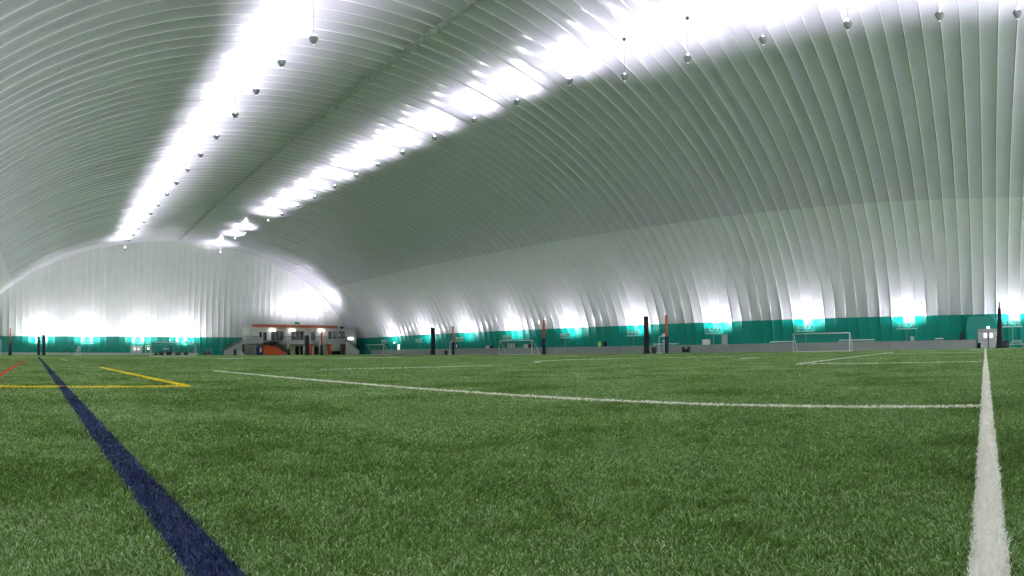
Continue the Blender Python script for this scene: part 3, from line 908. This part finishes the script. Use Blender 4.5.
tag(o, 'pale wire cart with dark load at the end wall left of the clubhouse stairs', 'cart')
o = make_bin(1.1, .8, M['dgrey']); o.location = (onY(205.5, 157), 157, 0); tag(o, 'low dark grey bin left of the pale wire cart at the end wall', 'bin', 'waste bins')
# ------------------------------------------------------------------ the clubhouse
YU, YD, YG = 152.5, 149.0, 151.5
cl = empty('clubhouse', (0, 0, 0))
def bx_(x, Y): return onY(x, Y)
def bz_(x, y, Y): return max(0.0, zat(x, y, onY(x, Y), Y))
def pbox(mb, xa, xb, ya, yb, Y0, Y1, bev=0.0, Yr=None):
    Y = Y0 if Yr is None else Yr
    xm = (xa + xb) / 2
    return mb.box(bx_(xa, Y), bx_(xb, Y), Y0, Y1, bz_(xm, yb, Y), bz_(xm, ya, Y), bev)
# upper storey
m_ = MB(); pbox(m_, 249.5, 345.5, 327.6, 340.6, YU, 158.2); m_.build('upper_wall', M['siding'], cl)
m_ = MB(); pbox(m_, 345.5, 356.3, 328.6, 355, YU + .6, 158.2); m_.build('end_block', M['grey'], cl)
m_ = MB(); pbox(m_, 253, 338, 325.0, 327.7, YU - 1.1, YU - .4, .03, YU - 1.1); m_.build('fascia', M['salmon'], cl)
m_ = MB(); pbox(m_, 256, 337.6, 324.4, 325.0, YU - .9, 158.2); m_.build('roof', M['siding'], cl)
def window(xa, xb, ya, yb, Y, fm='siding', bars=1):
    f = MB(); X0, X1 = bx_(xa, Y), bx_(xb, Y); xm = (xa + xb) / 2; Z0, Z1 = bz_(xm, yb, Y), bz_(xm, ya, Y)
    t = .09
    f.box(X0 - t, X1 + t, Y - .08, Y + .02, Z1, Z1 + t); f.box(X0 - t, X1 + t, Y - .1, Y + .02, Z0 - t, Z0)
    f.box(X0 - t, X0, Y - .08, Y + .02, Z0, Z1); f.box(X1, X1 + t, Y - .08, Y + .02, Z0, Z1)
    for k in range(1, bars): 
        x = X0 + (X1 - X0) * k / bars; f.box(x - .035, x + .035, Y - .06, Y + .02, Z0, Z1)
    fo = f.build('window', M[fm], cl)
    MB().box(X0, X1, Y - .03, Y + .015, Z0, Z1).build('pane', M['glass'], fo)
for r_ in ((259.3, 262, 332.2, 337.4, 1), (271.2, 283.6, 331.3, 340, 3), (291.2, 303.8, 331.3, 340, 3), (328.2, 331.6, 331.5, 339, 1), (333, 337, 331.3, 339, 2), (338.3, 345, 331.3, 338.6, 2)):
    window(*r_[:4], YU, bars=r_[4])
def doorway(xa, xb, ya, yb, Y, name='door', mm='glass'):
    f = MB(); X0, X1 = bx_(xa, Y), bx_(xb, Y); xm = (xa + xb) / 2; Z0, Z1 = bz_(xm, yb, Y), bz_(xm, ya, Y)
    d = MB().box(X0, X1, Y - .06, Y + .02, Z0, Z1, .01).build(name, M[mm], cl)
    MB().box(X1 - .22, X1 - .14, Y - .12, Y - .06, Z0 + .95, Z0 + 1.2).build('handle', M['fencerail'], d)
for r_ in ((263.2, 267, 332.3, 340.2), (311.2, 315, 332, 340.2)): doorway(*r_, YU)
for xa, xb in ((270.2, 275.6), (290.3, 295.2), (319.4, 324.8)):
    l = MB(); pbox(l, xa, xb, 329.7, 331, YU - .6, YU - .1, .03); l.build('light_panel', M['tubelight'], cl)
l = MB(); pbox(l, 348.5, 353.5, 337.7, 339.6, YU + .3, YU + .6, .03); l.build('light_panel', M['tubelight'], cl)
d = MB(); c = (bx_(341.6, YU - .5), YU - .5, bz_(341.6, 327.6, YU - .5))
dv = [(c[0] + rx * 1.0 * math.cos(t), c[1] + yy_, c[2] + rx * .55 * math.sin(t)) for rx, yy_ in ((.65, -.25), (.62, -.28), (.4, -.12), (.05, -.02)) for t in np.linspace(0, 2 * PI, 17)[:-1]]
df = [(i * 16 + k, i * 16 + (k + 1) % 16, (i + 1) * 16 + (k + 1) % 16, (i + 1) * 16 + k) for i in range(3) for k in range(16)]
d.add(dv, df, True); d.tube([c, (c[0], c[1] + .6, c[2] - .1)], .05, 6); d.build('dish', M['dgrey'], cl)
# deck with railing
m_ = MB(); pbox(m_, 243, 346, 340.4, 344.0, YD, YU + .2, .02); m_.build('deck', M['grey'], cl)
def rail(pts, h=1.05, Y=YD + .1, mm='dgrey', bal=.55):
    r_ = MB()
    for (xa, za), (xb, zb) in zip(pts[:-1], pts[1:]):
        for q in (1.0, .55, .15): r_.tube([(xa, Y, za + h * q), (xb, Y, zb + h * q)], .06 if q == 1 else .035, 5)
        n = max(1, int(abs(xb - xa) / bal))
        for k in range(n + 1):
            u = k / n; x = xa + (xb - xa) * u; z = za + (zb - za) * u
            r_.tube([(x, Y, z), (x, Y, z + h)], .035, 4)
    return r_.build('railing', M[mm], cl)
zd = bz_(295, 340.4, YD)
rail([(bx_(243.5, YD), zd), (bx_(262.5, YD), zd)]); rail([(bx_(279, YD), zd), (bx_(345.5, YD), zd)])
# ground floor
m_ = MB(); pbox(m_, 256.5, 341, 344, 356, YG, YU + .4); m_.build('lower_wall', M['cream'], cl)
m_ = MB(); pbox(m_, 243.5, 256.5, 344, 356, YG + .3, YU + .4); m_.build('lower_wall_panel', M['paleblue'], cl)
m_ = MB(); pbox(m_, 331.6, 346, 344, 351, YG - .1, YU + .4); m_.build('counter_front', M['siding'], cl)
m_ = MB(); pbox(m_, 331.6, 341.2, 351, 356, YG - .3, YU + .4); m_.build('counter_base', M['black'], cl)
for r_ in ((295.2, 299, 346.2, 356), (300.2, 303.6, 346.2, 356), (314.2, 318.7, 346.3, 356)): doorway(*r_, YG)
doorway(250.3, 253.6, 346.3, 356, YG + .3, mm='pink')
m_ = MB(); X0, X1 = bx_(249.8, YG + .25), bx_(254.1, YG + .25)
m_.box(X0, X1, YG + .1, YG + .28, 2.35, 2.7, .02); m_.build('door_head', M['siding'], cl)
for xa, xb, ya, mm in ((242.2, 244.6, 344, 'dgrey'), (287.2, 289.6, 340.4, 'grey'), (303.9, 305.6, 346, 'siding'), (309.6, 312.4, 344, 'orange'), (312.5, 314, 346, 'cream'),
                       (328.9, 331.5, 344, 'orange'), (341.6, 344.2, 344, 'dgrey'), (345.0, 347.2, 345, 'orange')):
    m_ = MB(); pbox(m_, xa, xb, ya, 356, YD + .1, YD + .7, .02); m_.build('column', M[mm], cl)
# left stair
def P_(x, y, Y): return (bx_(x, Y), bz_(x, y, Y))
Y_ = 148.2
def stair(poly, mm, Y0, Y1, run):
    s = MB().prism([P_(x, y, Y0) for x, y in poly], Y0, Y0 + .18).build('stair_side', M[mm], cl)
    (xa, ya), (xb, yb) = run                        # foot, head
    A, B = P_(xa, ya, Y0), P_(xb, yb, Y0); n = max(4, int(abs(B[1] - A[1]) / .19))
    t = MB()
    for k in range(n):
        x0 = A[0] + (B[0] - A[0]) * k / n; x1 = A[0] + (B[0] - A[0]) * (k + 1) / n; z = A[1] + (B[1] - A[1]) * (k + 1) / n
        t.box(x0, x1, Y0 + .18, Y1, max(0, z - .25), z)
    t.build('stair_tread', M['dgrey'], cl)
stair([(224.3, 356), (224.3, 350.7), (243, 341.3), (243.4, 344.5), (233.6, 350), (233.6, 356)], 'grey', Y_, YU, ((224.5, 352), (243, 341.2)))
m_ = MB(); pbox(m_, 233.8, 236.2, 346.6, 356, Y_ + .4, Y_ + .6); m_.build('under_stair_door', M['black'], cl)
m_ = MB(); pbox(m_, 236.3, 243, 344.6, 356, Y_ + 1.0, Y_ + 1.2); m_.build('under_stair_panel', M['paleblue'], cl)
A, B = P_(224.3, 350.7, Y_), P_(243, 341.3, Y_)
rail([A, B], 1.0, Y_ + .05, 'dgrey', .35)
# centre stair with orange side wall
Y2 = 147.2
stair([(263.4, 356), (263.4, 345.4), (274.2, 345.4), (286.4, 353.6), (286.4, 356)], 'orange', Y2, YD, ((286.2, 354.6), (274.2, 345.4)))
m_ = MB(); pbox(m_, 263.4, 274.2, 345.4, 346.4, Y2 + .18, YD); m_.build('landing', M['dgrey'], cl)
A, B, C = P_(263.6, 345.4, Y2), P_(274.2, 345.4, Y2), P_(287.5, 353.8, Y2)
rail([A, B, C], 1.2, Y2 + .06, 'black', .13)
A, B = P_(270, 345.4, Y2 + 1.5), P_(281.5, 340.6, Y2 + 1.5)
rail([A, B], 1.1, Y2 + 1.5, 'black', .16)
t = MB(); n = 8
for k in range(n):
    x0 = A[0] + (B[0] - A[0]) * k / n; x1 = A[0] + (B[0] - A[0]) * (k + 1) / n; z = A[1] + (B[1] - A[1]) * (k + 1) / n
    t.box(x0, x1, Y2 + .9, YD, z - .2, z)
t.build('stair_tread', M['dgrey'], cl)
# right stair
stair([(346, 356), (346, 340.8), (359.3, 350.3), (359.3, 356)], 'grey', Y_, YU, ((359.2, 351.5), (346, 340.8)))
A, B = P_(346, 340.8, Y_), P_(359.3, 350.3, Y_)
rail([A, B], 1.15, Y_ + .05, 'black', .13)
tag(cl, 'two-storey clubhouse with salmon roof edge, deck and stairs in the far corner', 'building')

o = empty('roof_box', (bx_(297.7, YU), YU + .2, bz_(297.7, 324.5, YU)))
MB().box(-.65, .65, -.35, .35, 0, .62, .08).build('box_body', M['greenbox'], o); MB().box(-.5, .5, -.28, .28, .62, .7, .02).build('lid', M['green'], o)
tag(o, 'small green box on the clubhouse roof edge', 'box')

o = empty('vending_machine', (bx_(260.1, YD + 1), YD + 1, 0))
MB().box(-.9, .9, -.5, .5, .08, 2.3, .05).build('cabinet', M['bluebox'], o)
MB().box(-.35, .3, -.53, -.49, .75, 2.0, .02).build('front_panel', M['siding'], o)
MB().box(.42, .6, -.53, -.49, 1.0, 1.5, .01).build('coin_slot', M['black'], o); MB().box(-.8, .8, -.45, .45, 0, .08).build('plinth', M['black'], o)
tag(o, 'blue vending machine with white front panel under the clubhouse deck', 'vending machine')

o = empty('training_frame', (bx_(241.3, 146.3), 146.3, 0))
v_ = MB(); v_.add([(-.75, -.4, 0), (.75, -.4, 0), (.75, .4, 0), (-.75, .4, 0), (-.05, 0, 1.25), (.05, 0, 1.25)], [(0, 1, 5, 4), (1, 2, 5), (2, 3, 4, 5), (3, 0, 4)]); v_.build('cover', M['net'], o)
MB().tube([(0, 0, 1.0), (0, 0, 1.55)], .04, 6).build('tip', M['white'], o)
tag(o, 'small white tent-shaped cover before the left clubhouse stair', 'cover')

o = empty('dark_shrub_bag', (bx_(289, 146.6), 146.6, 0))
o.name = 'gear_bag'
MB().lathe([(0, 0), (.4, 0), (.45, .5), (.38, 1.3), (.22, 1.75), (0, 1.8)], n=14).build('bag_body', M['black'], o)
MB().tube([(-.2, -.4, 1.2), (-.25, -.5, .8), (-.2, -.42, .4)], .03, 5).build('strap', M['dgrey'], o)
tag(o, 'upright black gear bag at the foot of the orange clubhouse stair', 'bag')
